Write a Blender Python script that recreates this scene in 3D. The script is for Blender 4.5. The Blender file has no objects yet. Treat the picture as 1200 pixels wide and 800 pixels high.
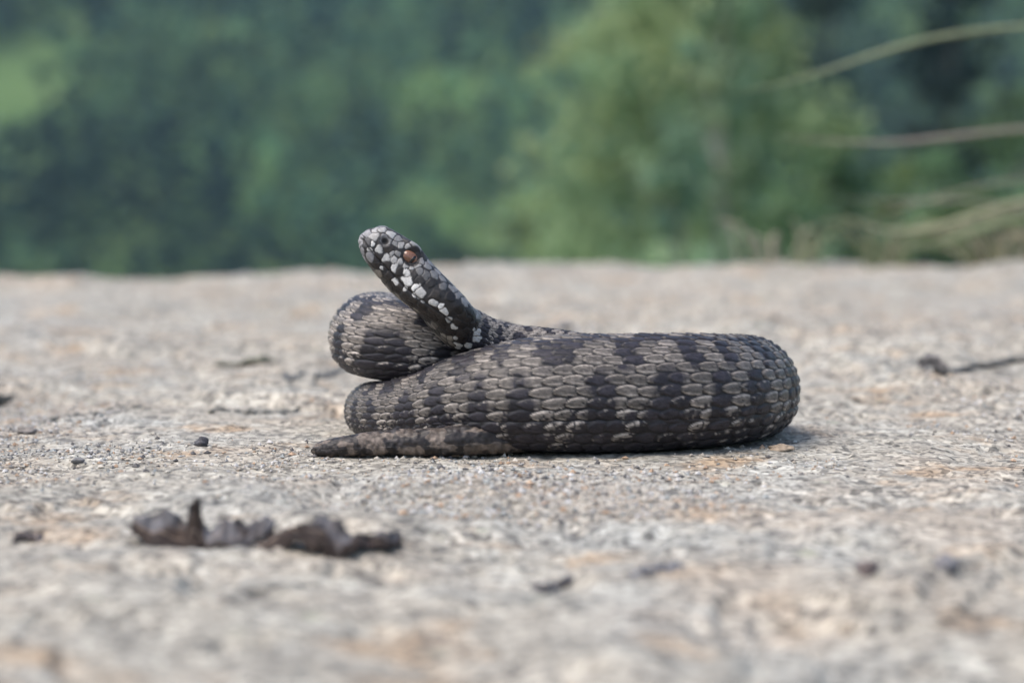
import bpy, math, random
import numpy as np
from mathutils import Vector

R = math.radians
rng = np.random.default_rng(7)
random.seed(7)
scene = bpy.context.scene
col = scene.collection

# ------------------------------------------------------------------ camera
FPX = 2571.0                      # focal length in pixels of the 1200 px wide photograph
CAM_H, CAM_D = 0.0586, 0.45       # metres: height above the rock, distance to the coil
PITCH = math.atan(200.0 / FPX)
cam_data = bpy.data.cameras.new('camera')
cam_data.sensor_width = 36.0
cam_data.lens = FPX / 1200.0 * 36.0
cam_data.clip_start = 0.01
cam_data.clip_end = 5000.0
cam_data.dof.use_dof = True
cam_data.dof.focus_distance = 0.457
cam_data.dof.aperture_fstop = cam_data.lens / 5.5
cam = bpy.data.objects.new('camera', cam_data)
cam.location = (0, -CAM_D, CAM_H)
cam.rotation_euler = (R(90) - PITCH, 0, 0)
col.objects.link(cam)
scene.camera = cam

# ------------------------------------------------------------------ sky, sun, exposure
SUN_EL, SUN_AZ = R(60), R(-115)    # azimuth from +Y towards +X: the sun stands upper left, a little behind the camera
world = bpy.data.worlds.new('World')
scene.world = world
world.use_nodes = True
wn = world.node_tree
sky = wn.nodes.new('ShaderNodeTexSky')
sky.sky_type = 'NISHITA'
sky.sun_disc = False
sky.sun_elevation = SUN_EL
sky.sun_rotation = SUN_AZ
sky.dust_density = 3.0
sky.ozone_density = 1.0
wn.links.new(sky.outputs[0], wn.nodes['Background'].inputs[0])
wn.nodes['Background'].inputs[1].default_value = 0.15
sun_data = bpy.data.lights.new('sun', 'SUN')
sun_data.energy = 1.5
sun_data.angle = R(40)
sun_data.color = (1.0, 0.94, 0.86)
sun = bpy.data.objects.new('sun', sun_data)
sdir = Vector((math.sin(SUN_AZ) * math.cos(SUN_EL), math.cos(SUN_AZ) * math.cos(SUN_EL), math.sin(SUN_EL)))
sun.rotation_euler = sdir.to_track_quat('Z', 'Y').to_euler()
sun.location = (0, 0, 5)
col.objects.link(sun)
scene.view_settings.view_transform = 'Standard'
scene.view_settings.look = 'None'
scene.view_settings.gamma = 1.0
scene.view_settings.use_curve_mapping = False
scene.view_settings.exposure = 0.95
scene.cycles.use_denoising = True
scene.cycles.max_bounces = 6
scene.cycles.volume_bounces = 0

# ------------------------------------------------------------------ helpers
FWD = np.array([0, math.cos(PITCH), -math.sin(PITCH)])
UPV = np.array([0, math.sin(PITCH), math.cos(PITCH)])

def at(px, py, d):
    """world point seen at photo pixel (px,py) at distance d (metres, along +Y) from the camera"""
    v = np.array([(px - 600) / FPX, 0, 0]) + FWD - (py - 400) / FPX * UPV
    v = v * (d / v[1])
    return v + np.array([0, -CAM_D, CAM_H])

def at_z(px, d, z):
    q = np.array([0, d, z - CAM_H])
    return np.array([(px - 600) / FPX * (q @ FWD), d - CAM_D, z])

def tag(o, label=None, cat=None, group=None, kind=None):
    if label: o['label'] = label
    if cat: o['category'] = cat
    if group: o['group'] = group
    if cat and not kind: kind = 'thing'
    if kind: o['kind'] = kind
    return o

def link(name, data, parent=None):
    o = bpy.data.objects.new(name, data)
    col.objects.link(o)
    if parent: o.parent = parent
    return o

def empty(name, loc=(0, 0, 0)):
    o = link(name, None)
    o.location = loc
    o.empty_display_size = 0.02
    return o

def np_mesh(name, verts, faces, mat=None, colors=None, smooth=True):
    """faces: (n,3) or (n,4) int array"""
    verts = np.asarray(verts, np.float32); faces = np.asarray(faces, np.int32)
    me = bpy.data.meshes.new(name)
    k = faces.shape[1]
    me.vertices.add(len(verts)); me.vertices.foreach_set('co', verts.ravel())
    me.loops.add(faces.size); me.loops.foreach_set('vertex_index', faces.ravel())
    me.polygons.add(len(faces))
    me.polygons.foreach_set('loop_start', np.arange(0, faces.size, k, dtype=np.int32))
    me.polygons.foreach_set('loop_total', np.full(len(faces), k, np.int32))
    me.polygons.foreach_set('use_smooth', np.full(len(faces), smooth, bool))
    if colors is not None:
        a = me.attributes.new('col', 'FLOAT_COLOR', 'POINT')
        c = np.ones((len(verts), 4), np.float32); c[:, :3] = colors
        a.data.foreach_set('color', c.ravel())
    me.update(calc_edges=True)
    if mat: me.materials.append(mat)
    return me

def grid_faces(nu, nv, wrap_v=False):
    i = np.arange(nu - 1)[:, None]; m = nv if wrap_v else nv - 1
    j = np.arange(m)[None, :]; j2 = (j + 1) % nv
    return np.stack([i * nv + j, i * nv + j2, (i + 1) * nv + j2, (i + 1) * nv + j], -1).reshape(-1, 4)

def h2(ix, iy, seed=0):
    ix = ix.astype(np.int64); iy = iy.astype(np.int64)
    n = (ix * 374761393 + iy * 668265263 + seed * 974711) & 0x7fffffff
    n = ((n ^ (n >> 13)) * 1274126177) & 0x7fffffff
    n = (n ^ (n >> 16)) & 0x7fffffff
    n = (n * 1103515245 + 12345) & 0x7fffffff
    return ((n >> 8) & 0xffff) / 65535.0

def vnoise(x, y, seed=0):
    x = np.asarray(x, float); y = np.asarray(y, float)
    ix = np.floor(x); iy = np.floor(y); fx = x - ix; fy = y - iy
    fx = fx ** 3 * (fx * (fx * 6 - 15) + 10); fy = fy ** 3 * (fy * (fy * 6 - 15) + 10)
    a = h2(ix, iy, seed); b = h2(ix + 1, iy, seed); c = h2(ix, iy + 1, seed); d = h2(ix + 1, iy + 1, seed)
    return (a * (1 - fx) + b * fx) * (1 - fy) + (c * (1 - fx) + d * fx) * fy - 0.5

def fbm(x, y, oct=4, seed=0, gain=0.5):
    s = 0; a = 1.0
    for k in range(oct):
        s = s + a * vnoise(x * 2 ** k + 17.3 * k, y * 2 ** k - 9.1 * k, seed + k); a *= gain
    return s

def sstep(a, b, x):
    t = np.clip((x - a) / (b - a), 0, 1)
    return t * t * (3 - 2 * t)

class NT:
    """small node-tree writer"""
    def __init__(self, name):
        self.m = bpy.data.materials.new(name); self.m.use_nodes = True
        self.t = self.m.node_tree; self.bsdf = self.t.nodes['Principled BSDF']; self.out = self.t.nodes['Material Output']
    def n(self, typ, ins=None, **props):
        nd = self.t.nodes.new(typ)
        for k, v in props.items(): setattr(nd, k, v)
        for k, v in (ins or {}).items():
            if isinstance(v, bpy.types.NodeSocket): self.t.links.new(v, nd.inputs[k])
            else: nd.inputs[k].default_value = v
        return nd
    def set(self, **ins):
        for k, v in ins.items():
            k = k.replace('_', ' ')
            if isinstance(v, bpy.types.NodeSocket): self.t.links.new(v, self.bsdf.inputs[k])
            else: self.bsdf.inputs[k].default_value = v
    def coord(self): return self.n('ShaderNodeTexCoord').outputs['Object']
    def noise(self, vec, scale, detail=3.0, rough=0.55):
        return self.n('ShaderNodeTexNoise', {'Vector': vec, 'Scale': scale, 'Detail': detail, 'Roughness': rough}).outputs['Fac']
    def ramp(self, fac, stops, interp='LINEAR'):
        r = self.n('ShaderNodeValToRGB', {'Fac': fac}); e = r.color_ramp.elements; r.color_ramp.interpolation = interp
        while len(e) < len(stops): e.new(0.5)
        for el, (p, c) in zip(e, stops):
            el.position = p
            el.color = (c, c, c, 1) if isinstance(c, (int, float)) else (*c, 1)
        return r.outputs['Color']
    def mix(self, fac, a, b, blend='MIX'):
        nd = self.n('ShaderNodeMix', data_type='RGBA', blend_type=blend)
        for s, v in ((nd.inputs[0], fac), (nd.inputs[6], a), (nd.inputs[7], b)):
            if isinstance(v, bpy.types.NodeSocket): self.t.links.new(v, s)
            elif isinstance(v, (int, float)): s.default_value = v
            else: s.default_value = (*v, 1)
        return nd.outputs[2]
    def bump(self, height, strength, dist):
        return self.n('ShaderNodeBump', {'Height': height, 'Strength': strength, 'Distance': dist}).outputs['Normal']

def simple_mat(name, c1, c2, scale, rough=0.8, bump=0.0, bdist=0.001):
    t = NT(name); v = t.coord()
    f = t.noise(v, scale, 4)
    t.set(Base_Color=t.ramp(f, [(0.3, c1), (0.7, c2)]), Roughness=rough, Specular_IOR_Level=0.3)
    if bump: t.set(Normal=t.bump(t.noise(v, scale * 2.5, 4), bump, bdist))
    return t.m

def leaf_mat(name, transl=0.3, rough=0.7):
    t = NT(name)
    a = t.n('ShaderNodeAttribute', attribute_name='col').outputs['Color']
    t.set(Base_Color=a, Roughness=rough, Specular_IOR_Level=0.2)
    tr = t.n('ShaderNodeBsdfTranslucent', {'Color': a}).outputs[0]
    mx = t.n('ShaderNodeMixShader', {0: transl, 1: t.bsdf.outputs[0], 2: tr}).outputs[0]
    t.t.links.new(mx, t.out.inputs['Surface'])
    return t.m

def attr_mat(name, noise_scale, amount, rough, spec=0.3, bump=0.0, bdist=0.0003):
    t = NT(name)
    a = t.n('ShaderNodeAttribute', attribute_name='col').outputs['Color']
    v = t.coord()
    f = t.ramp(t.noise(v, noise_scale, 4), [(0.25, 1 - amount), (0.75, 1 + amount)])
    t.set(Base_Color=t.mix(1.0, a, f, 'MULTIPLY'), Roughness=rough, Specular_IOR_Level=spec)
    if bump: t.set(Normal=t.bump(t.noise(v, noise_scale * 1.7, 3), bump, bdist))
    return t.m

# ------------------------------------------------------------------ the rock
def rock_edge(x):
    return 0.83 + 0.05 * np.sin(x * 3.1 + 0.6) + 0.05 * vnoise(x * 9, x * 0 + 3.3, 5) - 0.02 * np.clip(-x, 0, 1)

def rock_h(x, y):
    """height of the granite surface in metres"""
    x = np.asarray(x, float); y = np.asarray(y, float)
    calm = np.exp(-((x - 0.0) / 0.12) ** 4 - ((y - 0.02) / 0.06) ** 4)        # the coil rests on a level spot
    low = 0.007 * fbm(x * 7 + 3, y * 7 + 1, 2, 11) + 0.004 * fbm(x * 22, y * 22, 2, 21)
    mid = 0.0016 * fbm(x * 60, y * 60, 3, 31) - 0.0011 * sstep(0.16, 0.42, fbm(x * 115 + 3, y * 85, 3, 37))
    fine = 0.00034 * fbm(x * 300, y * 300, 2, 41) + 0.00026 * vnoise(x * 900, y * 900, 47)
    # shallow scales broken off the surface: small steps
    st = fbm(x * 16 + 5, y * 11 + 9, 3, 61)
    steps = 0.0016 * (sstep(0.02, 0.06, st) + sstep(0.18, 0.22, st)) - 0.0014
    z = (low + steps) * (1 - calm) + mid * (1 - 0.7 * calm) + fine - 0.0004
    z = z + 0.009 * np.exp(-((x - 0.285) / 0.05) ** 2 - ((y - 0.76) / 0.09) ** 2)   # swelling at the far right
    z = z - 0.004 * np.clip((-x - 0.05) / 0.3, 0, 1) * np.clip(y / 0.8, 0, 1)
    return z

def build_rock():
    d = [0.12]
    while d[-1] < 1.42:
        q = d[-1]
        d.append(q + (0.0016 if q < 0.37 else 0.00075 if q < 0.54 else 0.0012 + 0.0042 * (q - 0.54)))
    ys = np.array(d) - CAM_D
    ys = np.concatenate([np.linspace(-1.6, ys[0], 40, endpoint=False), ys, ys[-1] + np.array([0.02, 0.06, 0.15, 0.3, 0.6])])
    xs = [0.0]
    while xs[-1] < 1.7:
        q = xs[-1]; xs.append(q + (0.00062 if q < 0.125 else 0.00062 + 0.035 * (q - 0.125)))
    xs = np.array(xs); xs = np.concatenate([-xs[:0:-1], xs])
    X, Y = np.meshgrid(xs, ys)
    Z = rock_h(X, Y)
    over = np.clip(Y - rock_edge(X), 0, None)
    side = np.clip(np.abs(X) - 1.25 - 0.15 * vnoise(Y * 4, X * 0, 8), 0, None)
    back = np.clip(-1.2 - Y, 0, None)
    Z = Z - 9 * over ** 2 / (0.12 + over) * 0.6 - 2.5 * over - 6 * side - 6 * back
    V = np.stack([X, Y, Z], -1).reshape(-1, 3)
    f = grid_faces(len(ys), len(xs))
    t = NT('granite'); v = t.coord()
    # grains: feldspar, quartz, mica
    warp = t.n('ShaderNodeVectorMath', {0: v, 1: t.n('ShaderNodeVectorMath', {0: t.n('ShaderNodeTexNoise', {'Vector': v, 'Scale': 260.0}).outputs['Color'], 'Scale': 0.0006}, operation='SCALE').outputs[0]}, operation='ADD').outputs[0]
    vor = t.n('ShaderNodeTexVoronoi', {'Vector': warp, 'Scale': 520.0})
    rnd = t.n('ShaderNodeSeparateColor', {0: vor.outputs['Color']}).outputs[0]
    grain = t.ramp(rnd, [(0.0, (0.05, 0.048, 0.05)), (0.12, (0.14, 0.125, 0.12)), (0.24, (0.33, 0.295, 0.27)), (0.5, (0.46, 0.41, 0.365)), (0.75, (0.56, 0.515, 0.475)), (1.0, (0.74, 0.71, 0.68))])
    vor2 = t.n('ShaderNodeTexVoronoi', {'Vector': warp, 'Scale': 150.0})
    rnd2 = t.n('ShaderNodeSeparateColor', {0: vor2.outputs['Color']}).outputs[1]
    big = t.ramp(rnd2, [(0.0, (0.20, 0.185, 0.18)), (0.22, (0.38, 0.34, 0.31)), (0.6, (0.50, 0.445, 0.40)), (1.0, (0.62, 0.58, 0.54))])
    base = t.mix(0.4, (0.355, 0.326, 0.280), t.mix(1.0, big, (0.76, 0.74, 0.70), 'MULTIPLY'))
    # weathering: warm feldspar areas, grey lichen film, pale crust, iron stain, dirt
    pink = t.ramp(t.noise(v, 9.0, 5, 0.62), [(0.40, 0.0), (0.66, 0.6)])
    base = t.mix(pink, base, (0.375, 0.325, 0.275))
    grey = t.ramp(t.noise(v, 6.0, 6, 0.66), [(0.50, 0.0), (0.62, 0.6)])
    base = t.mix(grey, base, t.ramp(t.noise(v, 160.0, 4, 0.7), [(0.3, (0.265, 0.263, 0.252)), (0.7, (0.385, 0.382, 0.365))]))
    pale = t.ramp(t.noise(v, 26.0, 6, 0.68), [(0.54, 0.0), (0.66, 0.6)])
    base = t.mix(pale, base, (0.46, 0.44, 0.405))
    orange = t.ramp(t.noise(v, 34.0, 5, 0.62), [(0.555, 0.0), (0.67, 0.65)])
    base = t.mix(orange, base, (0.365, 0.235, 0.135))
    blot = t.ramp(t.noise(t.n('ShaderNodeMapping', {'Vector': v, 'Location': (1.9, 4.1, 0.2)}).outputs[0], 21.0, 3, 0.55), [(0.50, 0.0), (0.66, 0.5)])
    base = t.mix(blot, base, (0.40, 0.315, 0.245))
    gf = t.ramp(rnd, [(0.0, (0.25, 0.25, 0.26)), (0.12, (0.40, 0.39, 0.39)), (0.2, (0.82, 0.81, 0.80)), (0.55, (1.0, 0.98, 0.96)), (0.8, (1.2, 1.19, 1.17)), (1.0, (1.5, 1.5, 1.5))])
    base = t.mix(0.8, base, gf, 'MULTIPLY')
    vor3 = t.n('ShaderNodeTexVoronoi', {'Vector': warp, 'Scale': 1100.0})
    rnd3 = t.n('ShaderNodeSeparateColor', {0: vor3.outputs['Color']}).outputs[2]
    base = t.mix(0.8, base, t.ramp(rnd3, [(0.0, 0.25), (0.15, 0.55), (0.4, 1.0), (1.0, 1.3)]), 'MULTIPLY')
    dark = t.ramp(t.noise(v, 48.0, 7, 0.74), [(0.56, 0.0), (0.69, 0.5)])
    base = t.mix(dark, base, (0.13, 0.12, 0.115))
    dark2 = t.ramp(t.noise(t.n('ShaderNodeMapping', {'Vector': v, 'Location': (3.3, 1.7, 0.4)}).outputs[0], 190.0, 5, 0.7), [(0.57, 0.0), (0.66, 0.55)])
    base = t.mix(dark2, base, (0.09, 0.085, 0.085))
    lich = t.ramp(t.noise(v, 95.0, 3, 0.6), [(0.68, 0.0), (0.76, 0.5)])
    base = t.mix(lich, base, (0.38, 0.40, 0.27))
    base = t.mix(1.0, base, (0.895, 0.925, 0.905), 'MULTIPLY')
    t.set(Base_Color=base, Roughness=0.82, Specular_IOR_Level=0.3,
          Normal=t.bump(t.noise(v, 700.0, 4, 0.6), 0.32, 0.0004))
    o = link('rock', np_mesh('rock', V, f, t.m))
    tag(o, kind='structure')
    return o
build_rock()

def build_grit():
    """loose crumbs of weathered granite lying on the slab"""
    g = np.random.default_rng(5)
    n = 110000
    d = 0.37 * (0.95 / 0.37) ** g.random(n); x = (g.random(n) - 0.5) * 2 * (d * 0.235 + 0.05); y = d - CAM_D
    dens = fbm(x * 14, y * 9, 3, 51) + 0.35 * np.exp(-((d - 0.44) / 0.06) ** 2)
    k = g.random(n) < sstep(-0.22, 0.40, dens)
    x, y = x[k], y[k]; n = len(x)
    r = 0.00022 + 0.00055 * g.random(n) ** 3.0
    base = np.array([(1, 0, 0), (0, 1, 0), (-1, 0, 0), (0, -1, 0), (0, 0, 1), (0, 0, -1)], float)
    tri = np.array([(0, 1, 4), (1, 2, 4), (2, 3, 4), (3, 0, 4), (1, 0, 5), (2, 1, 5), (3, 2, 5), (0, 3, 5)])
    V = base[None] * (0.6 + 0.8 * g.random((n, 6, 1))) + (g.random((n, 6, 3)) - 0.5) * 0.5
    a = g.random(n) * 6.28; ca, sa = np.cos(a)[:, None], np.sin(a)[:, None]
    V = np.stack([V[..., 0] * ca - V[..., 1] * sa, V[..., 0] * sa + V[..., 1] * ca, V[..., 2] * 0.7], -1) * r[:, None, None]
    V += np.stack([x, y, rock_h(x, y) + r * 0.25], -1)[:, None]
    pal = np.array([(0.40, 0.37, 0.32), (0.34, 0.30, 0.25), (0.46, 0.44, 0.42), (0.36, 0.25, 0.17), (0.22, 0.21, 0.20), (0.09, 0.085, 0.085), (0.30, 0.31, 0.30)])
    c = pal[g.choice(7, n, p=[.26, .2, .16, .08, .12, .1, .08])] * g.uniform(0.8, 1.2, (n, 1))
    F = (tri[None] + (np.arange(n) * 6)[:, None, None]).reshape(-1, 3)
    o = link('grit', np_mesh('grit', V.reshape(-1, 3), F, attr_mat('grit_stone', 1500.0, 0.3, 0.8, 0.3), c.repeat(6, 0), False))
    tag(o, 'fine loose grit scattered over the pale granite slab', 'grit', kind='stuff')
build_grit()

# ------------------------------------------------------------------ the viper
CM = 0.01
HEAD_U = np.array([0.76, 0.65]); HEAD_N = np.array([0.65, -0.76])    # photo directions along the head / towards its crown
def head_px(t, n): return (437 + 0.76 * t + 0.65 * n, 268 + 0.65 * t - 0.76 * n)

# (photo x, distance cm, height cm, radius cm, outward tilt of the back in degrees) from tail tip to neck
SPINE = [
 (364, 45.15, 0.06, 0.09, 0), (376, 45.10, 0.11, 0.16, 0), (402, 45.05, 0.18, 0.22, 5), (455, 45.10, 0.24, 0.28, 8), (520, 45.10, 0.27, 0.31, 8),
 (580, 45.30, 0.31, 0.35, 5), (640, 46.00, 0.34, 0.38, 0), (690, 47.50, 0.38, 0.42, 0), (682, 49.20, 0.42, 0.46, 0),
 (610, 50.10, 0.46, 0.50, 0), (530, 50.20, 0.50, 0.54, 5), (466, 49.70, 0.53, 0.57, 12), (437, 48.60, 0.56, 0.60, 18), (458, 47.50, 0.62, 0.67, 18),
 (503, 46.80, 0.76, 0.83, 18), (552, 46.25, 0.97, 1.03, 18), (612, 45.92, 1.10, 1.19, 18), (680, 45.92, 1.15, 1.26, 18), (755, 46.15, 1.14, 1.26, 18),
 (820, 46.70, 1.12, 1.24, 18), (862, 47.70, 1.08, 1.20, 18), (874, 48.95, 1.03, 1.14, 18), (852, 50.10, 0.98, 1.06, 14), (800, 50.90, 0.92, 1.00, 8),
 (720, 51.40, 0.92, 0.97, 5), (625, 51.50, 1.15, 0.95, 5), (545, 51.20, 1.58, 0.94, 8), (480, 50.60, 2.00, 0.93, 14), (441, 49.60, 2.17, 0.92, 20),
 (436, 48.70, 2.17, 0.91, 22), (458, 47.95, 2.12, 0.90, 22), (503, 47.80, 2.00, 0.87, 20), (552, 48.30, 1.70, 0.82, 12), (610, 48.80, 1.30, 0.78, 4),
 (680, 48.95, 1.12, 0.74, 0), (738, 48.75, 1.28, 0.70, 0), (757, 48.25, 1.48, 0.66, 0), (735, 47.80, 1.62, 0.62, 0), (680, 47.60, 1.76, 0.57, 0),
 (625, 47.40, 1.95, 0.53, 0), (585, 47.15, 2.08, 0.50, 0)]
HEAD_T = [150, 120, 90, 60, 30, 0, -6]
HEAD_NC = [-20, -15.5, -14, -14, -14, -13, -12.5]
HEAD_D = [46.75, 46.6, 46.5, 46.45, 46.4, 46.35, 46.35]

def build_snake_data():
    P, Rr, Tl = [], [], []
    for px, d, z, r, tl in SPINE:
        P.append(at_z(px, d * CM, z * CM)); Rr.append(r * CM); Tl.append(tl)
    for t, n, d in zip(HEAD_T, HEAD_NC, HEAD_D):
        x, y = head_px(t, n)
        P.append(at(x, y, d * CM)); Rr.append(0.49 * CM); Tl.append(0)
    P = np.array(P); Rr = np.array(Rr); Tl = np.array(Tl, float)
    # centripetal Catmull-Rom, densely sampled
    Pe = np.vstack([2 * P[0] - P[1], P, 2 * P[-1] - P[-2]])
    pts, rad, til, hd = [], [], [], []
    nb = len(SPINE)
    for i in range(len(P) - 1):
        p0, p1, p2, p3 = Pe[i:i + 4]
        t0 = 0; t1 = t0 + np.linalg.norm(p1 - p0) ** .5; t2 = t1 + np.linalg.norm(p2 - p1) ** .5; t3 = t2 + np.linalg.norm(p3 - p2) ** .5
        for t in np.linspace(t1, t2, 60, endpoint=False):
            a1 = (t1 - t) / (t1 - t0) * p0 + (t - t0) / (t1 - t0) * p1
            a2 = (t2 - t) / (t2 - t1) * p1 + (t - t1) / (t2 - t1) * p2
            a3 = (t3 - t) / (t3 - t2) * p2 + (t - t2) / (t3 - t2) * p3
            b1 = (t2 - t) / (t2 - t0) * a1 + (t - t0) / (t2 - t0) * a2
            b2 = (t3 - t) / (t3 - t1) * a2 + (t - t1) / (t3 - t1) * a3
            f = (t - t1) / (t2 - t1)
            pts.append((t2 - t) / (t2 - t1) * b1 + (t - t1) / (t2 - t1) * b2)
            rad.append(Rr[i] * (1 - f) + Rr[i + 1] * f); til.append(Tl[i] * (1 - f) + Tl[i + 1] * f)
            k = i - nb
            hd.append(HEAD_T[k] * (1 - f) + HEAD_T[k + 1] * f if k >= 0 else (150 + (1 - f) * 60 if k == -1 else 400))
    pts.append(P[-1]); rad.append(Rr[-1]); til.append(0); hd.append(HEAD_T[-1])
    pts, rad, til, hd = map(np.array, (pts, rad, til, hd))
    ker = np.hanning(41); ker /= ker.sum()
    def sm(a):
        b = np.concatenate([np.full(20, a[0]), a, np.full(20, a[-1])])
        return np.convolve(b, ker, 'valid')
    rad = sm(rad); rad[:40] = np.interp(np.arange(40), [0, 39], [0.0002, rad[39]]); til = sm(til)
    keep0, keep1 = pts[0].copy(), pts[-1].copy()
    pts = np.stack([sm(pts[:, k]) for k in range(3)], 1)
    return pts, rad, til, hd

def build_snake():
    pts, rad, til, hd = build_snake_data()
    seg = np.linalg.norm(np.diff(pts, axis=0), axis=1); S = np.concatenate([[0], np.cumsum(seg)])
    pitch = 0.0036 * np.clip(rad / 0.0122, 0.12, 2) ** 0.72 * np.interp(np.arange(len(rad)), [0, 23 * 60, 28 * 60, 33 * 60, 1e6], [1, 1, 0.80, 0.85, 1.0])
    Uc = np.concatenate([[0], np.cumsum(seg / (0.5 * (pitch[1:] + pitch[:-1])))])      # scale count along the body
    headmask = hd < 158
    sN = S[np.argmax(headmask)]                                           # where the head begins
    u_end = np.interp(sN, S, Uc)
    ring_s = np.concatenate([np.interp(np.linspace(0, u_end, int(u_end * 11), endpoint=False), Uc, S), np.linspace(sN, S[-1], 230)])
    C = np.stack([np.interp(ring_s, S, pts[:, k]) for k in range(3)], 1)
    rr = np.interp(ring_s, S, rad); tl = np.radians(np.interp(ring_s, S, til)); ht = np.interp(ring_s, S, hd); U = np.interp(ring_s, S, Uc)
    T = np.gradient(C, axis=0); T /= np.linalg.norm(T, axis=1)[:, None]
    for _ in range(6):
        T[1:-1] = (T[:-2] + 2 * T[1:-1] + T[2:]) / 4
    T /= np.linalg.norm(T, axis=1)[:, None]
    Z = np.array([0, 0, 1.0])
    out = np.cross(T, Z); out /= np.linalg.norm(out, axis=1)[:, None]
    up = np.cross(out, T)
    D = up * np.cos(tl)[:, None] + out * np.sin(tl)[:, None]
    B = np.cross(T, D)                                                    # outward side (towards the viewer on the front of the coil)
    NV = 318
    th = (np.arange(NV) / NV * 2 - 1) * math.pi
    nr = len(C)
    TH = np.broadcast_to(th, (nr, NV))
    c, s = np.cos(TH), np.sin(TH)
    # body section: round back, flatter belly
    yb = np.where(c > -0.45, c, -0.45 + (c + 0.45) * 0.85) * rr[:, None]
    # the sides sag a little
    xb = s * (1.03 + 0.03 * (c < 0)) * rr[:, None]
    # head section
    K = CM / 55.3
    tt = [-6, -4.5, -2, 3, 10, 18, 28, 45, 63, 82, 100, 120, 137, 150, 160, 200]
    top = [0.3, 7, 12, 19, 24.5, 27, 28.8, 30.5, 29.5, 27, 25, 23.5, 23, 25, 26.5, 27.1]
    bot = [0.3, 5, 9, 13, 16.5, 19.5, 22, 25, 28, 28, 26.5, 25, 25, 26, 26.5, 27.1]
    wid = [0.3, 9, 13, 18, 22, 24, 26, 30, 34, 40, 45, 47, 43, 36, 30, 27.9]
    tp = np.interp(ht, tt, top) * K; bt = np.interp(ht, tt, bot) * K; wd = np.interp(ht, tt, wid) * K
    pw = np.interp(ht, [0, 20, 90, 140, 165], [2.5, 3.2, 2.9, 2.4, 2.0])[:, None]
    sg = lambda a, p: np.sign(a) * np.abs(a) ** (2 / p)
    xh = sg(s, pw) * wd[:, None]
    yh = np.where(c > 0, sg(c, pw) * tp[:, None], sg(c, pw) * bt[:, None])
    # canthus: the crown is flat and the side slopes in under the brow
    wH = sstep(190, 160, ht)[:, None]
    x2 = xb * (1 - wH) + xh * wH; y2 = yb * (1 - wH) + yh * wH
    pos = C[:, None] + x2[..., None] * B[:, None] + y2[..., None] * D[:, None]
    # ring normals
    du = np.gradient(pos, axis=0)
    dv = (np.roll(pos, -1, 1) - np.roll(pos, 1, 1))
    nrm = np.cross(du, dv); nrm /= np.maximum(np.linalg.norm(nrm, axis=2), 1e-12)[..., None]
    cen = pos - C[:, None]
    flip = np.sign((nrm * cen).sum(-1)); flip[flip == 0] = 1
    nrm *= flip[..., None]
    # ---------------- body scales
    xr = np.abs(TH) / R(140)
    rho = np.sign(TH) * 12.3 * (1.20 * xr - 0.20 * xr * xr)                                                    # row coordinate, back = 0, rows to +-12
    Ug = np.broadcast_to(U[:, None], rho.shape)
    Ug = Ug + 0.30 * vnoise(Ug * 0.33, rho * 0.27, 15) + 0.16 * vnoise(Ug * 0.9, rho * 0.8, 16)
    rho = rho + (0.26 * vnoise(Ug * 0.30 + 40, rho * 0.25, 17) + 0.16 * vnoise(Ug * 0.8 + 9, rho * 0.7, 18)) * sstep(12.0, 9.0, np.abs(rho))
    best = np.full(rho.shape, -9.0); bk = np.zeros(rho.shape); bj = np.zeros(rho.shape); ba = np.zeros(rho.shape); bb = np.zeros(rho.shape)
    j0 = np.round(rho)
    for dj in (-1, 0, 1):
        jj = j0 + dj
        off = np.where(np.mod(jj, 2) == 0, 0.0, 0.5)
        k0 = np.round(Ug - off)
        for dk in (-1, 0, 1):
            kk = k0 + dk
            a = -(Ug - (kk + off))                                        # + = towards the tail (free edge of the scale)
            b = rho - jj
            # pointed oval outline
            wv = 0.60 * np.clip(1 - np.abs((a + 0.12) / 0.74) ** np.where(a > -0.12, 1.9, 2.6), 1e-3, 1) ** 0.8
            q = np.minimum(1 - np.abs(b) / wv, 1.2) + 0.35 * a
            m = q > best
            best = np.where(m, q, best); bk = np.where(m, kk, bk); bj = np.where(m, jj, bj); ba = np.where(m, a, ba); bb = np.where(m, b, bb)
    off = np.where(np.mod(bj, 2) == 0, 0.0, 0.5)
    wv = 0.60 * np.clip(1 - np.abs((ba + 0.12) / 0.74) ** np.where(ba > -0.12, 1.9, 2.6), 1e-3, 1) ** 0.8
    inner = 1 - np.abs(bb) / wv                                           # 0 at the rim, 1 along the keel
    edge = sstep(0.06, 0.36, inner) * sstep(-0.58, -0.38, ba) * sstep(0.60, 0.46, ba)
    ventral = sstep(11.4, 12.1, np.abs(rho))
    sc = np.clip(rr / 0.0122, 0.15, 1.1)[:, None]
    hgt = edge * (0.55 + 0.55 * ba) + 0.12 * np.exp(-(bb / 0.26) ** 2) * edge * (np.abs(bj) < 10)
    hv = np.mod(Ug, 1.0)                                                  # broad belly plates
    hgt = hgt * (1 - ventral) + ventral * 0.35 * hv
    disp = hgt * 0.00055 * sc ** 0.8 + sc * 0.00050 * vnoise(Ug * 0.22, rho * 0.16, 19)
    # ---------------- colour of the body, scale by scale
    seed_n = lambda k, j, s_: h2(k + 500, j + 50, s_)
    r1 = seed_n(bk, bj, 3); r2 = seed_n(bk, bj, 4); r3 = seed_n(bk, bj, 5)
    uc = bk + off
    side = bj >= 0
    # the markings are laid out on the skin and blurred scale by scale: mostly by the scale's middle, a little by the place itself
    um = uc * 0.5 + Ug * 0.5; rm = np.abs(bj * 0.55 + rho * 0.45) * (11.4 / 12.4)
    ph = 2 * math.pi * (um / 2.85 + 0.20 * np.sin(um * 0.53) + 0.10 * np.sin(um * 1.21 + 1))
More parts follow.
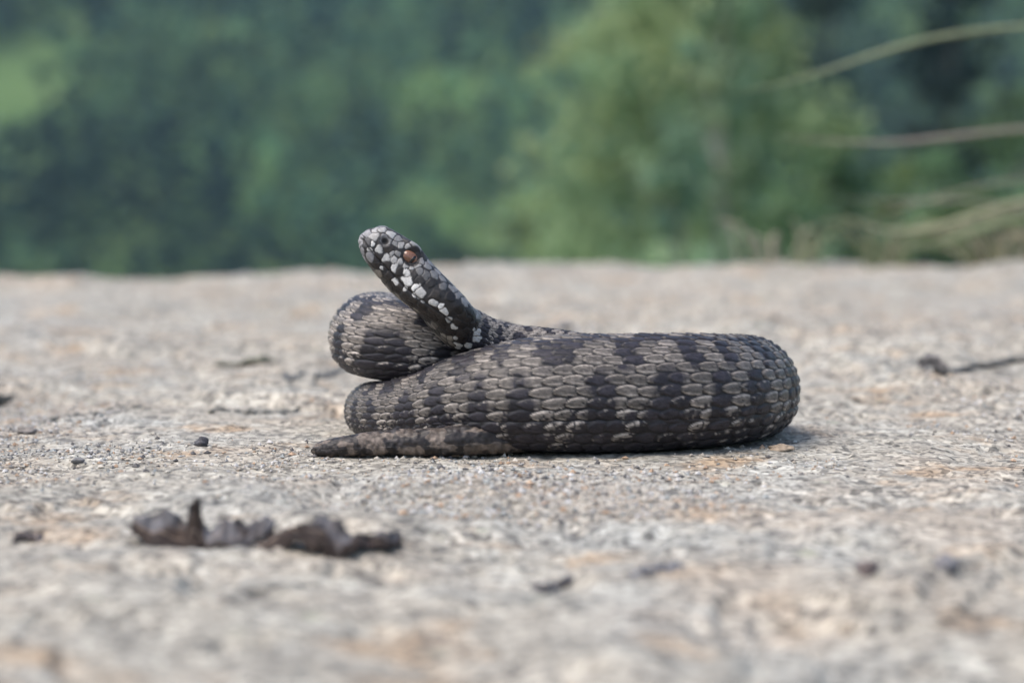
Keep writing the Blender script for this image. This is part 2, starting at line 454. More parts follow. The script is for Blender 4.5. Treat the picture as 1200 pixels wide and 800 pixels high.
    cz = np.cos(ph + np.where(side, 0, math.pi))
    wob = 0.5 * vnoise(Ug * 1.3, rho * 0.9, 81) + (r1 - 0.5) * 0.35
    zw = 0.3 + 3.3 * np.clip(0.12 + 1.5 * cz, 0, 1) + wob
    dk1 = sstep(-0.35, 0.35, zw - rm)
    thr = np.interp(rm, [3.2, 4, 5, 6, 7, 8, 9, 10], [1.5, 0.62, 0.28, 0.06, -0.08, -0.36, -0.62, -0.92])
    dk2 = sstep(-0.28, 0.28, -cz + wob * 0.5 - thr)
    dark_f = np.maximum(dk1, dk2)
    aj = np.abs(bj) * (11.4 / 12.4)
    frac = np.interp(aj, [0, 5, 6, 7, 8, 9, 10, 11], [1.15, 1.1, 0.95, 0.62, 0.44, 0.38, 0.30, 0.15]) + (r3 - 0.5) * 0.25
    pale = np.where(dark_f > 0.8, 0.14 * (r3 > 0.62), frac)
    q = 0.5 + 0.42 * ba * 1.2 - 0.5 * bb * np.where(side, 1, -1) + 0.34 * vnoise(Ug * 7.3, rho * 5.1, 71) * 2
    pm = sstep(-0.09, 0.09, q - (1 - pale)) * np.where(pale > 1.0, 1, 1) * (pale > 0.02)
    pm = np.where(pale > 1.0, 1.0, pm) * (1 - 0.88 * np.where(pale > 0.2, dark_f, 0.25))
    rim = sstep(0.10, 0.27, inner) * sstep(-0.52, -0.36, ba) * sstep(0.58, 0.46, ba)
    tone = 0.70 + 0.55 * r2
    fine = 1 + 0.8 * fbm(Ug * 7, rho * 7, 3, 77)
    core = 1.0 - 0.46 * sstep(0.40, 0.66, inner) + 0.55 * np.exp(-((inner - 0.38) / 0.13) ** 2) * (0.5 + 0.5 * (bb * np.where(side, 1, -1) > 0))   # duller middle, brighter rim of a pale scale
    pale_c = np.array([0.172, 0.150, 0.131])
    tailness = sstep(0.0085, 0.0045, rr)[:, None] * (U < u_end * 0.5)[:, None]
    pale_rgb = pale_c * (1 + 0.65 * sstep(5.5, 8.5, aj))[..., None] * (1 - 0.10 * tailness[..., None]) * (1 + 0.45 * (U > u_end * 0.60))[:, None, None] * (tone * fine * core)[..., None]
    dark_rgb = np.array([0.021, 0.0185, 0.0225]) * (0.8 + 0.7 * r1)[..., None] * fine[..., None]
    skin = np.array([0.016, 0.015, 0.016])
    cc = pale_rgb * pm[..., None] + dark_rgb * (1 - pm[..., None])
    cc = cc * rim[..., None] + skin * (1 - rim[..., None])
    vent_rgb = np.array([0.014, 0.013, 0.015]) * (0.7 + 0.6 * hv)[..., None]
    cc = cc * (1 - ventral[..., None]) + vent_rgb * ventral[..., None]
    # tail underside is mottled brown
    mott = sstep(-0.05, 0.10, fbm(Ug * 0.42, rho * 0.30, 3, 91))[..., None]
    tcell = 0.55 + 0.45 * sstep(-0.25, 0.0, vnoise(Ug * 0.62, rho * 0.22, 92))[..., None]
    tail_rgb = (np.array([0.130, 0.103, 0.085]) * mott + np.array([0.032, 0.027, 0.026]) * (1 - mott)) * tcell * (1 + 0.9 * fbm(Ug * 1.7, rho * 0.8, 2, 95))[..., None]
    tb = sstep(0.0046, 0.0038, rr)[:, None, None] * (U < u_end * 0.5)[:, None, None]
    cc = cc * (1 - tb) + tail_rgb * tb
    disp = disp * (1 - tb[..., 0]) + tb[..., 0] * sc * (0.0016 * vnoise(Ug * 0.62, rho * 0.30, 92) + 0.0012 * vnoise(Ug * 1.5, rho * 0.6, 96))
    # ---------------- head plates: 3-D cells round seed points
    hi = np.where(ht < 172)[0]; h0 = hi[0]
    hp = pos[h0:].reshape(-1, 3)
    HT = np.broadcast_to(ht[h0:, None], (nr - h0, NV)).reshape(-1)
    HY = (y2[h0:] / K).reshape(-1); HX = (x2[h0:] / K).reshape(-1)
    nc = np.interp(HT, HEAD_T[::-1], HEAD_NC[::-1]); HN = HY + nc                # crown-wards coordinate as in the photo
    W = (0.62, 0.60, 0.57)
    marks = [(20, -15, 4.0), (32.6, -16.9, 4.6), (46, -19, 5.4), (66, -19.5, 8.0), (61, -15.5, 5.5), (86, -23, 6.6), (80, -20.5, 5.0), (102.5, -24, 5.6), (109, -22.5, 4.0), (116, -25.5, 5.2),
             (128, -31, 3.8), (137, -32, 3.6), (147, -40, 4.0), (156, -43, 5.2), (160, -45, 4.4), (164, -37, 5.5), (163, -22, 5.0), (168, -27, 5.5), (157, -20, 3.5),
             (11.3, -14, 2.8), (36.7, -28.2, 3.2), (56.7, -30, 3.6), (71.5, -29, 3.6), (83.3, -28.2, 3.2), (94, -30.5, 2.6), (13, -22, 2.8)]
    greys = [(33, -9, 3.2), (40, -13, 3.2), (28, 3, 3.5), (35, 6, 3.5), (38, -3, 3.0), (6, -6, 5), (3, 2, 5), (8, 6, 5), (62, -5, 3.2), (66, 1, 3.2), (55, -9, 3.2), (46, -9, 3.2), (44, 9, 3.4), (52, 13, 7), (20, 9, 5), (75, 8, 4.5), (85, 4, 4.5), (95, 6, 4.5), (99, -2, 4.2), (108, 2, 4.6), (118, 3, 4.4), (124, -3, 4.2), (133, 1, 4.4), (141, -2, 4.2), (72, -3, 3.6), (148, 1, 4)]
    sp, sw, scol = [], [], []
    left = np.where(HX > 0)[0]; tN = np.stack([HT[left], HN[left]], 1)
    def seed_at(t, n):
        i = left[np.argmin((tN[:, 0] - t) ** 2 + (tN[:, 1] - n) ** 2 + 0.02 * (HX[left] < 6) * 400)]
        return i
    mir = hp.reshape(nr - h0, NV, 3)[:, (-np.arange(NV)) % NV].reshape(-1, 3)
    def add(i, w, c_):
        for q_ in (hp[i], mir[i]):
            sp.append(q_); sw.append(w * K); scol.append(c_)
    for t_, n_, w_ in marks: add(seed_at(t_, n_), w_ * random.uniform(0.74, 0.95), np.array(W) * random.uniform(0.6, 1.0))
    for t_, n_, w_ in greys: add(seed_at(t_, n_), w_, np.array((0.30, 0.29, 0.28) if t_ < 70 else (0.15, 0.148, 0.15)) * random.uniform(0.6, 1.25))
    order = rng.permutation(np.where(HX >= -2)[0])[:9000]
    for i in order:                                                               # fill the rest with irregular small plates
        q_ = hp[i]; t_, n_, x_ = HT[i], HN[i], HX[i]
        w_ = 4.3 if n_ > -2 else 4.6
        if t_ < 22: w_ = 5.0
        S_ = np.array(sp); d_ = np.linalg.norm(S_ - q_, axis=1)
        if np.any(d_ < 0.86 * (np.array(sw) + w_ * K)): continue
        g = random.random()
        yrel = HY[i]
        if yrel > 15 and t_ > 20:                                                 # crown
            c_ = np.array((0.16, 0.155, 0.155)) * (0.22 if g < 0.34 else random.uniform(0.6, 1.5))
        elif t_ < 20:
            c_ = np.array((0.24, 0.235, 0.24)) * (0.25 if g < 0.35 else random.uniform(0.7, 1.2))
        elif n_ > -13 and 58 < t_ < 152:
            up_ = n_ > -1.5 - 0.045 * (t_ - 58)
            c_ = np.array((0.13, 0.128, 0.13)) * random.uniform(0.4, 1.5) if (up_ and g > 0.25) else np.array((0.020, 0.018, 0.018)) * random.uniform(0.7, 1.2)
        elif HY[i] < -16 and abs(x_) < 20:                                         # chin
            c_ = np.array((0.18, 0.16, 0.135)) * (random.uniform(0.5, 1.3) if g < 0.6 else 0.2)
        else:
            c_ = np.array((0.022, 0.018, 0.016)) * random.uniform(0.7, 1.5) if (g < 0.92 or t_ > 55) else np.array((0.16, 0.14, 0.12)) * random.uniform(0.6, 1.3)
        add(i, w_, c_)
    sp = np.array(sp); sw = np.array(sw); scol = np.array(scol)
    hp = hp + (np.stack([fbm(HT * 0.16 + 7 * k, HN * 0.16 + HX * 0.1, 2, 60 + k) for k in range(3)], 1)) * 3.4 * K
    d1 = np.empty(len(hp)); d2 = np.empty(len(hp)); id1 = np.empty(len(hp), int)
    for a0 in range(0, len(hp), 4000):
        dd = np.linalg.norm(hp[a0:a0 + 4000, None] - sp[None], axis=2) / sw[None]
        o2 = np.argpartition(dd, 1, axis=1)[:, :2]
        v2 = np.take_along_axis(dd, o2, 1); sw_ = v2[:, 0] > v2[:, 1]
        o2[sw_] = o2[sw_][:, ::-1]; v2.sort(axis=1)
        d1[a0:a0 + 4000] = v2[:, 0]; d2[a0:a0 + 4000] = v2[:, 1]; id1[a0:a0 + 4000] = o2[:, 0]
    gap = d2 - d1
    hedge = sstep(0.03, 0.38, gap) * sstep(1.42, 1.15, d1)
    hfine = 1 + 0.3 * fbm(HT * 0.55, HN * 0.55 + HX * 0.2, 2, 55)
    hc = scol[id1] * hfine[:, None]
    hc = hc * hedge[:, None] + np.array([0.022, 0.020, 0.020]) * (1 - hedge[:, None])
    hd_ = hedge * 0.00016 * np.clip(1.25 - d1 * 0.4, 0.5, 1)
    # dark ring round the eye, nostril pit, eye socket, brow, mouth line
    ax = np.abs(HX)
    sideface = ax > 8
    eye_d = np.hypot(HT - 53.3, (HN - 2.6) * 1.15)
    hd_ += -0.00075 * np.exp(-(eye_d / 9.0) ** 2) * sideface + 0.00115 * np.exp(-((HT - 50) / 15) ** 2 - ((HN - 12.5) / 3.4) ** 2) * sideface
    nos = np.hypot(HT - 19, HN + 2.7)
    hd_ += -0.0009 * np.exp(-(nos / 3.4) ** 2) * sideface + 0.00018 * np.exp(-((nos - 6.5) / 2.2) ** 2) * sideface
    ring = (sstep(12.5, 10.5, eye_d) * sideface)[:, None]
    hc = hc * (1 - ring) + np.array([0.014, 0.012, 0.012]) * ring
    nm = (sstep(4.6, 3.2, nos) * sideface)[:, None]
    hc = hc * (1 - nm) + np.array([0.008, 0.007, 0.007]) * nm
    nr_ = (sstep(8.5, 6.5, nos) * sideface * 0.6)[:, None]
    hc = hc * (1 - nr_) + np.array([0.06, 0.056, 0.055]) * nr_
    mouth_n = np.interp(HT, [0, 10, 25, 60, 95, 120, 135], [-17, -20.5, -23.5, -27.2, -28.8, -29.5, -31])
    mline = np.exp(-((HN - mouth_n) / 1.3) ** 2) * (HT < 132) * (HT > -3)
    hd_ += -0.00030 * mline
    hc = hc * (1 - 0.8 * mline[:, None]) + np.array([0.012, 0.010, 0.010]) * 0.8 * mline[:, None]
    # jaw muscle swelling behind the eye
    hd_ += 0.0006 * np.exp(-((HT - 118) / 22) ** 2 - ((HN + 12) / 10) ** 2) * sideface
    wmark = sstep(168, 150, HT)
    near_mark = (id1 < 2 * len(marks)) & (HT > 150)
    wmark = np.where(near_mark & (d1 < 1.15), 1.0, wmark)
    cc[h0:] = cc[h0:] * (1 - wmark.reshape(nr - h0, NV, 1)) + hc.reshape(nr - h0, NV, 3) * wmark.reshape(nr - h0, NV, 1)
    wm = sstep(168, 150, HT).reshape(nr - h0, NV)
    disp[h0:] = disp[h0:] * (1 - wm) + hd_.reshape(nr - h0, NV) * wm
    pos = pos + nrm * disp[..., None]
    # the belly rests on the rock
    V = pos.reshape(-1, 3); CC = cc.reshape(-1, 3)
    F = grid_faces(nr, NV, True)
    n0 = len(V)
    V = np.vstack([V, C[0], C[-1]]); CC = np.vstack([CC, CC[0], CC[n0 - 1]])
    caps = []
    for j in range(NV):
        j2 = (j + 1) % NV
        caps.append((n0, j2, j, j)); caps.append((n0 + 1, (nr - 1) * NV + j, (nr - 1) * NV + j2, (nr - 1) * NV + j2))
    t = NT('snake_skin')
    a = t.n('ShaderNodeAttribute', attribute_name='col').outputs['Color']; v = t.coord()
    f = t.ramp(t.noise(v, 1800.0, 3), [(0.25, 0.80), (0.75, 1.18)])
    t.set(Base_Color=t.mix(1.0, a, f, 'MULTIPLY'), Roughness=t.ramp(t.noise(v, 900.0, 2), [(0.3, 0.40), (0.7, 0.58)]), Specular_IOR_Level=0.30,
          Normal=t.bump(t.noise(v, 2600.0, 3), 0.25, 0.0002))
    Fq = np.array(F); caps3 = np.array(caps)[:, :3]
    # close the two ends with a fan: build as quads with a second tip vertex is wasteful, so make triangles in a bmesh-free way
    me = bpy.data.meshes.new('viper')
    me.vertices.add(len(V)); me.vertices.foreach_set('co', V.astype(np.float32).ravel())
    lv = np.concatenate([Fq.ravel(), caps3.ravel()]).astype(np.int32)
    me.loops.add(len(lv)); me.loops.foreach_set('vertex_index', lv)
    ls = np.concatenate([np.arange(len(Fq)) * 4, len(Fq) * 4 + np.arange(len(caps3)) * 3]).astype(np.int32)
    lt = np.concatenate([np.full(len(Fq), 4), np.full(len(caps3), 3)]).astype(np.int32)
    me.polygons.add(len(ls)); me.polygons.foreach_set('loop_start', ls); me.polygons.foreach_set('loop_total', lt)
    me.polygons.foreach_set('use_smooth', np.ones(len(ls), bool))
    at_ = me.attributes.new('col', 'FLOAT_COLOR', 'POINT')
    c4 = np.ones((len(V), 4), np.float32); c4[:, :3] = CC
    at_.data.foreach_set('color', c4.ravel())
    me.update(calc_edges=True); me.materials.append(t.m)
    o = link('viper', me)
    tag(o, 'dark grey viper with zigzag back lying coiled on the pale rock, head raised', 'snake')
    # ---------------- eyes
    k53 = h0 + int(np.argmin(np.abs(ht[h0:] - 53.3)))
    nc53 = np.interp(53.3, HEAD_T[::-1], HEAD_NC[::-1])
    row_y = y2[k53] / K + nc53
    for sgn in (1, -1):
        cand = np.where(np.sign(x2[k53]) == sgn)[0]
        cand = cand[np.abs(x2[k53][cand]) > 8 * K]
        j = cand[np.argmin(np.abs(row_y[cand] - 2.6))]
        p = pos[k53, j]; ax_ = B[k53] * sgn
        build_eye(p, ax_, T[k53], D[k53], o)
    return o

def build_eye(p, out, T, D, parent):
    r = 0.00172
    ctr = p - out * r * 0.42
    nu, nv = 40, 48
    V, Cc = [], []
    for i in range(nu):
        a = math.pi * i / (nu - 1)
        for j in range(nv):
            b = 2 * math.pi * j / nv
            x, y, z = math.cos(a), math.sin(a) * math.cos(b), math.sin(a) * math.sin(b)
            V.append(ctr + r * (out * x * 0.92 + T * y * 1.30 + D * z * 0.92))
            rad_ = math.hypot(y, z)
            if x <= 0 or rad_ > 0.93: Cc.append((0.012, 0.01, 0.01))
            else:
                n_ = 0.75 + 0.5 * random.random()
                top_ = 1.2 if z > 0 else 0.8
                Cc.append((0.145 * n_ * top_, 0.070 * n_ * top_, 0.044 * n_ * top_))
    t = NT('eye_iris')
    a = t.n('ShaderNodeAttribute', attribute_name='col').outputs['Color']
    t.set(Base_Color=a, Roughness=0.05, Specular_IOR_Level=0.5)
    e = link('eye', np_mesh('eye', V, grid_faces(nu, nv, True), t.m, np.array(Cc)), parent)
    # upright slit pupil lying on the front of the eyeball
    V2, F2 = [], []
    m, w = 13, 5
    for i in range(m):
        z = -0.7 + 1.4 * i / (m - 1)
        hw = 0.15 * math.sqrt(max(0.02, 1 - (z / 0.72) ** 2))
        for j in range(w):
            y = -hw + 2 * hw * j / (w - 1) - 0.20
            x = math.sqrt(max(0, 1 - y * y - z * z)) + 0.012
            V2.append(ctr + r * (out * x * 0.92 + T * y * 1.30 + D * z * 0.92))
    t2 = NT('pupil_black'); t2.set(Base_Color=(0.006, 0.005, 0.005, 1), Roughness=0.1)
    q = link('pupil', np_mesh('pupil', V2, grid_faces(m, w), t2.m), e)
    md = q.modifiers.new('thick', 'SOLIDIFY'); md.thickness = 0.00002
build_snake()

# ------------------------------------------------------------------ litter on the rock
def on_rock(px, py):
    """point of the rock surface near the sight line of a photo pixel"""
    d = 0.2
    for d in np.arange(0.2, 1.35, 0.001):
        p = at(px, py, d)
        if p[2] <= rock_h(p[0], p[1]): break
    return p

leaf_skin = attr_mat('dry_leaf_skin', 260.0, 0.6, 0.7, 0.15, 0.4, 0.0005)

def strip_leaf(name, stations, label, nv=15, group=None, cols=((0.20, 0.18, 0.185), (0.055, 0.045, 0.042)), rib=True, seed=0, wob=0.4, dark_to=None, zs=0.92):
    """a withered leaf: each station = (px, distance m, [(depth offset cm, height cm), ...] cross profile from near edge to far edge)"""
    root_p = None
    prof = []
    for px, d, cs in stations:
        cs = np.array(cs, float); k = np.linspace(0, 1, len(cs)); kk = np.linspace(0, 1, nv)
        yy = np.interp(kk, k, cs[:, 0]); zz = np.interp(kk, k, cs[:, 1]) * zs
        p0 = at_z(px, d, 0); base = float(rock_h(p0[0], p0[1]))
        prof.append(np.stack([np.full(nv, p0[0]), p0[1] + yy * CM, base + zz * CM], 1))
    prof = np.array(prof)
    ns = len(prof); M = 8
    idx = np.linspace(0, ns - 1, (ns - 1) * M + 1)
    G = np.stack([np.stack([np.interp(idx, np.arange(ns), prof[:, j, k]) for k in range(3)], 1) for j in range(nv)], 1)
    for _ in range(3): G[1:-1] = (G[:-2] + 2 * G[1:-1] + G[2:]) / 4
    for _ in range(3): G[:, 1:-1] = (G[:, :-2] + 2 * G[:, 1:-1] + G[:, 2:]) / 4
    nu = len(G)
    I, J = np.meshgrid(np.arange(nu), np.arange(nv), indexing='ij')
    w = (vnoise(I * 0.13 + seed, J * 0.3, 5 + seed) * 0.0022 + vnoise(I * 0.33 + seed, J * 0.7, 6 + seed) * 0.0009) * wob
    G[..., 2] += w; G[..., 1] += vnoise(I * 0.5, J * 0.5 + seed, 9 + seed) * 0.0016 * wob
    for e_, am in ((-1, 0.0016), (0, 0.0012)):
        G[:, e_, 2] += vnoise(np.arange(nu) * 0.17, np.arange(nu) * 0 + seed, 13 + e_) * am * 0.9
        G[:, e_, 1] += vnoise(np.arange(nu) * 0.15, np.arange(nu) * 0 + seed, 17 + e_) * am * 1.6
    c = G.reshape(-1, 3).mean(0)
    root = empty(name, c); tag(root, label, 'leaf', group)
    vt = np.interp(idx, np.arange(ns), dark_to)[:, None]
    mixv = np.clip(sstep(-0.13, 0.13, J / (nv - 1) - vt + 0.5 * fbm(I * 0.10 + seed, J * 0.12, 3, 34 + seed)) * (0.70 + 1.3 * fbm(I * 0.11 + seed, J * 0.2, 3, 33 + seed)), 0, 1)[..., None]
    C3 = (np.array(cols[0]) * mixv + np.array(cols[1]) * (1 - mixv)).reshape(-1, 3)
    b = link('blade', np_mesh('blade', G.reshape(-1, 3) - c, grid_faces(nu, nv), leaf_skin, C3), root)
    m = b.modifiers.new('thick', 'SOLIDIFY'); m.thickness = 0.0002
    if rib:
        path = G[:, nv // 2] - c
        V = []; ang = np.linspace(0, 2 * math.pi, 7)[:-1]
        for i, p in enumerate(path):
            r = 0.00045 * (1 - 0.6 * i / nu)
            V += [p + np.array([0, math.cos(a) * r, math.sin(a) * r]) for a in ang]
        link('midrib', np_mesh('midrib', V, grid_faces(nu, 6, True), leaf_skin, np.tile((0.13, 0.10, 0.08), (len(V), 1))), root)
    return root

strip_leaf('dry_leaf', [
    (155, .352, [(-.05, .20), (0, .24), (.1, .28), (.15, .32)]),
    (163, .351, [(-.25, .09), (-.1, .14), (.1, .26), (.25, .40)]),
    (175, .350, [(-.40, .02), (-.15, .06), (.25, .22), (.40, .48)]),
    (192, .349, [(-.52, -.01), (-.2, .05), (.3, .20), (.42, .52)]),
    (207, .349, [(-.55, -.02), (-.2, .05), (.3, .18), (.40, .44)]),
    (217, .349, [(-.52, -.02), (-.2, .06), (.15, .18), (.3, .27)]),
    (222, .348, [(-.48, -.02), (-.2, .08), (.05, .40), (.12, .70)]),
    (229, .348, [(-.42, -.01), (-.2, .10), (.05, .50), (.10, .86)]),
    (235, .348, [(-.36, .02), (-.2, .12), (.05, .42), (.12, .68)]),
    (243, .348, [(-.30, .05), (-.2, .14), (.0, .24), (.12, .33)]),
    (262, .348, [(-.34, .03), (-.22, .14), (.05, .36), (.22, .54)]),
    (276, .348, [(-.40, -.01), (-.25, .10), (.05, .30), (.3, .47)]),
    (290, .349, [(-.34, .03), (-.22, .12), (.05, .30), (.3, .38)]),
    (303, .350, [(-.22, .08), (-.15, .14), (.1, .26), (.35, .36)]),
    (312, .350, [(-.16, .12), (-.1, .18), (.15, .30), (.3, .44)]),
    (321, .351, [(0, .18), (.05, .22), (.1, .26), (.2, .30)])],
    'silvery grey and brown withered leaf with one upturned point, on the near rock', group='withered leaves in front of the snake', cols=((0.125, 0.12, 0.125), (0.034, 0.024, 0.019)), seed=2, dark_to=[.4, .45, .5, .58, .62, .7, .8, .95, .85, .3, .16, .10, .12, .15, .2, .3])  # lower left darkened: brown leaf with the hollow's shade painted in
strip_leaf('dry_leaf', [
    (298, .344, [(-.05, .02), (0, .04), (.05, .06), (.1, .08)]),
    (318, .344, [(-.20, .02), (-.1, .14), (.05, .18), (.15, .06)]),
    (338, .344, [(-.28, .06), (-.1, .22), (.1, .28), (.3, .16)]),
    (356, .343, [(-.30, .16), (-.1, .32), (.15, .36), (.4, .22)]),
    (372, .342, [(-.40, .10), (-.3, .24), (.0, .46), (.4, .44)]),
    (384, .342, [(-.45, -.02), (-.35, .18), (.0, .40), (.4, .52)]),
    (398, .341, [(-.40, -.02), (-.35, .10), (.0, .22), (.35, .36)]),
    (410, .341, [(-.40, -.02), (-.25, .04), (.0, .08), (.3, .14)]),
    (420, .342, [(-.35, .08), (-.2, .16), (.1, .18), (.3, .28)]),
    (436, .344, [(-.25, .0), (-.1, .10), (.1, .12), (.3, .16)]),
    (455, .344, [(-.25, .04), (-.1, .14), (.1, .16), (.3, .24)]),
    (470, .346, [(-.1, .06), (0, .1), (.1, .12), (.15, .16)])],
    'dark brown curled leaf arched on the rock, right of the silvery leaf', group='withered leaves in front of the snake', cols=((0.105, 0.10, 0.104), (0.028, 0.020, 0.017)), seed=6, wob=0.6, zs=0.82, dark_to=[.9, .9, .9, .85, .7, .4, .35, .6, .95, .8, .45, .9])

debris_mat = attr_mat('bark_skin', 600.0, 0.5, 0.85, 0.2, 0.6, 0.0006)
def flake(name, cat, label, pts, width, height, colr, seed, group=None):
    """a crumbly strip of bark, moss or a dark rock mark lying along photo points"""
    P = np.array([on_rock(px, py) for px, py in pts])
    n = 14 * (len(P) - 1) + 1; k = np.linspace(0, len(P) - 1, n)
    A = np.stack([np.interp(k, np.arange(len(P)), P[:, a]) for a in range(3)], 1)
    m = 10; ang = np.arange(m) / m * 2 * math.pi
    V, Cc = [], []
    for i, p in enumerate(A):
        f = i / (n - 1); e = math.sqrt(max(0.0, 1 - (2 * f - 1) ** 6)) * (0.55 + 1.1 * abs(float(vnoise(i * 0.33 + seed, 1.7, seed))) * 2)
        gz = float(rock_h(p[0], p[1] + float(vnoise(i * .2, seed, 3)) * 0.004))
        for a in ang:
            j = 1 + 0.9 * float(vnoise(i * 0.6 + seed, a * 1.1, seed + 3))
            V.append((p[0] + 0.001 * float(vnoise(i * .8, a, 4)), p[1] + math.cos(a) * width * e * j, gz + (0.15 + math.sin(a)) * height * 0.65 * e * j))
            g = 0.6 + 0.9 * abs(float(vnoise(i * 0.5, a * 2 + seed, 8))) * 2
            Cc.append(np.array(colr) * 1.25 * g)
    V = np.array(V); c = V.mean(0)
    o = link(name, np_mesh(name, V - c, np.array(list(map(tuple, grid_faces(n, m, True)))), debris_mat, np.array(Cc)))
    o.location = c
    tag(o, label, cat, group)
    return o

DB = (0.075, 0.072, 0.062); DG = (0.13, 0.13, 0.125)
flake('bark_strip', 'bark', 'thin broken dark strip of bark on pale rock left of the coil', [(58, 493), (85, 488), (112, 485), (140, 478), (178, 480)], 0.0034, 0.0007, DB, 3)
flake('dark_patch', 'moss', 'short dark moss line on grey rock behind the raised loop', [(252, 424), (290, 426), (328, 421)], 0.007, 0.0011, (0.085, 0.085, 0.06), 5)
flake('bark_strip', 'bark', 'grey crumpled bark close to the left of the raised loop', [(318, 440), (345, 444), (370, 442), (392, 437), (408, 432)], 0.008, 0.0013, DG, 9)
flake('bark_strip', 'bark', 'small dark bark piece at the left border of the view', [(-25, 470), (-5, 473), (14, 468)], 0.005, 0.0016, DB, 12)
flake('dark_patch', 'moss', 'dull thin moss line on the rock just above the tail tip', [(245, 485), (270, 482), (300, 484), (350, 480)], 0.0035, 0.0008, (0.12, 0.115, 0.10), 15)
flake('dark_patch', 'moss', 'dark ragged crack mark in a hollow of the blurred near rock, below the coil', [(622, 688), (640, 692), (655, 688), (672, 680)], 0.0024, 0.0010, (0.10, 0.095, 0.10), 22)  # raised strip added to stand for a dark crack in the rock
flake('dark_patch', 'moss', 'bluish grey speck on the near rock, right of the dark ragged one', [(738, 673), (760, 668), (782, 666), (802, 662)], 0.0030, 0.0007, (0.14, 0.14, 0.15), 24)  # thin blue-grey strip, darker than the rock round it
flake('bark_strip', 'bark', 'brown bark crumb on near rock at far left, below the silvery leaf', [(14, 634), (32, 630), (50, 632)], 0.0025, 0.0012, (0.10, 0.085, 0.08), 26)
flake('dark_patch', 'moss', 'faint dark spot on the far rock behind the coil', [(640, 384), (668, 379), (700, 382)], 0.012, 0.0015, (0.2, 0.195, 0.19), 28)  # low strip, a little darker than the rock

pebble_mat = attr_mat('pebble_stone', 900.0, 0.3, 0.8, 0.25, 0.5, 0.0004)
def pebble(px, py, rx, rz, colr, label, seed):
    p = on_rock(px, py)
    nu, nv = 12, 16
    V, Cc = [], []
    for i in range(nu):
        a = math.pi * i / (nu - 1)
        for j in range(nv):
            b = 2 * math.pi * j / nv
            u = np.array([math.sin(a) * math.cos(b), math.sin(a) * math.sin(b), math.cos(a)])
            k = 1 + 1.1 * float(vnoise(u[0] * 1.6 + seed, u[1] * 1.6 + u[2] * 1.3, seed))
            V.append(u * k * np.array([rx, rx * 0.8, rz])); Cc.append(np.array(colr) * (0.8 + 0.5 * random.random()))
    o = link('pebble', np_mesh('pebble', V, grid_faces(nu, nv, True), pebble_mat, np.array(Cc)))
    o.location = (p[0], p[1], float(rock_h(p[0], p[1])) + rz * 0.45)
    tag(o, label, 'pebble', 'small stones on the rock')
    return o
pebble(236, 523, 0.0016, 0.0011, (0.085, 0.083, 0.09), 'tiny dark pebble on the pale rock left of the tail tip', 3)
pebble(916, 527, 0.0026, 0.0007, (0.34, 0.26, 0.185), 'orange tan pebble at the rounded right end of the coil', 5)
pebble(1018, 672, 0.0018, 0.0012, (0.15, 0.12, 0.115), 'dark reddish pebble on the near right rock, left one of two', 8)
pebble(1110, 668, 0.0023, 0.0014, (0.16, 0.155, 0.16), 'greyish dark pebble on the near right rock, right one of two', 11)
pebble(92, 542, 0.0011, 0.0007, (0.17, 0.165, 0.165), 'small grey pebble on the rock at the left, above the silvery leaf', 14)
pebble(30, 508, 0.0020, 0.0009, (0.19, 0.17, 0.155), 'brownish pebble near the left border, below the thin bark strip', 19)

# twig with a curled leaf scrap at the right
def tube(path, radii, m=8, rough=0.0, seed=0):
    path = np.array(path, float); n = len(path)
    T = np.gradient(path, axis=0); T /= np.linalg.norm(T, axis=1)[:, None]
    ref = np.array([0, 0, 1.0]); ref2 = np.array([1.0, 0, 0])
    V = []
    for i in range(n):
        rf = ref if abs(T[i] @ ref) < 0.9 else ref2
        b = np.cross(T[i], rf); b /= np.linalg.norm(b); c = np.cross(b, T[i])
        for j in range(m):
            a = 2 * math.pi * j / m; r = radii[i] * (1 + rough * (h2(np.array([i + seed * 31]), np.array([j]), 3)[0] - 0.5))
            V.append(path[i] + (b * math.cos(a) + c * math.sin(a)) * r)
    return np.array(V), grid_faces(n, m, True)

def bez(P, n):
    P = np.array(P, float); k = np.linspace(0, len(P) - 1, n)
    Q = np.stack([np.interp(k, np.arange(len(P)), P[:, a]) for a in range(P.shape[1])], 1)
    for _ in range(int(n / len(P)) ** 1 * 2):
        Q[1:-1] = (Q[:-2] + 2 * Q[1:-1] + Q[2:]) / 4
    return Q

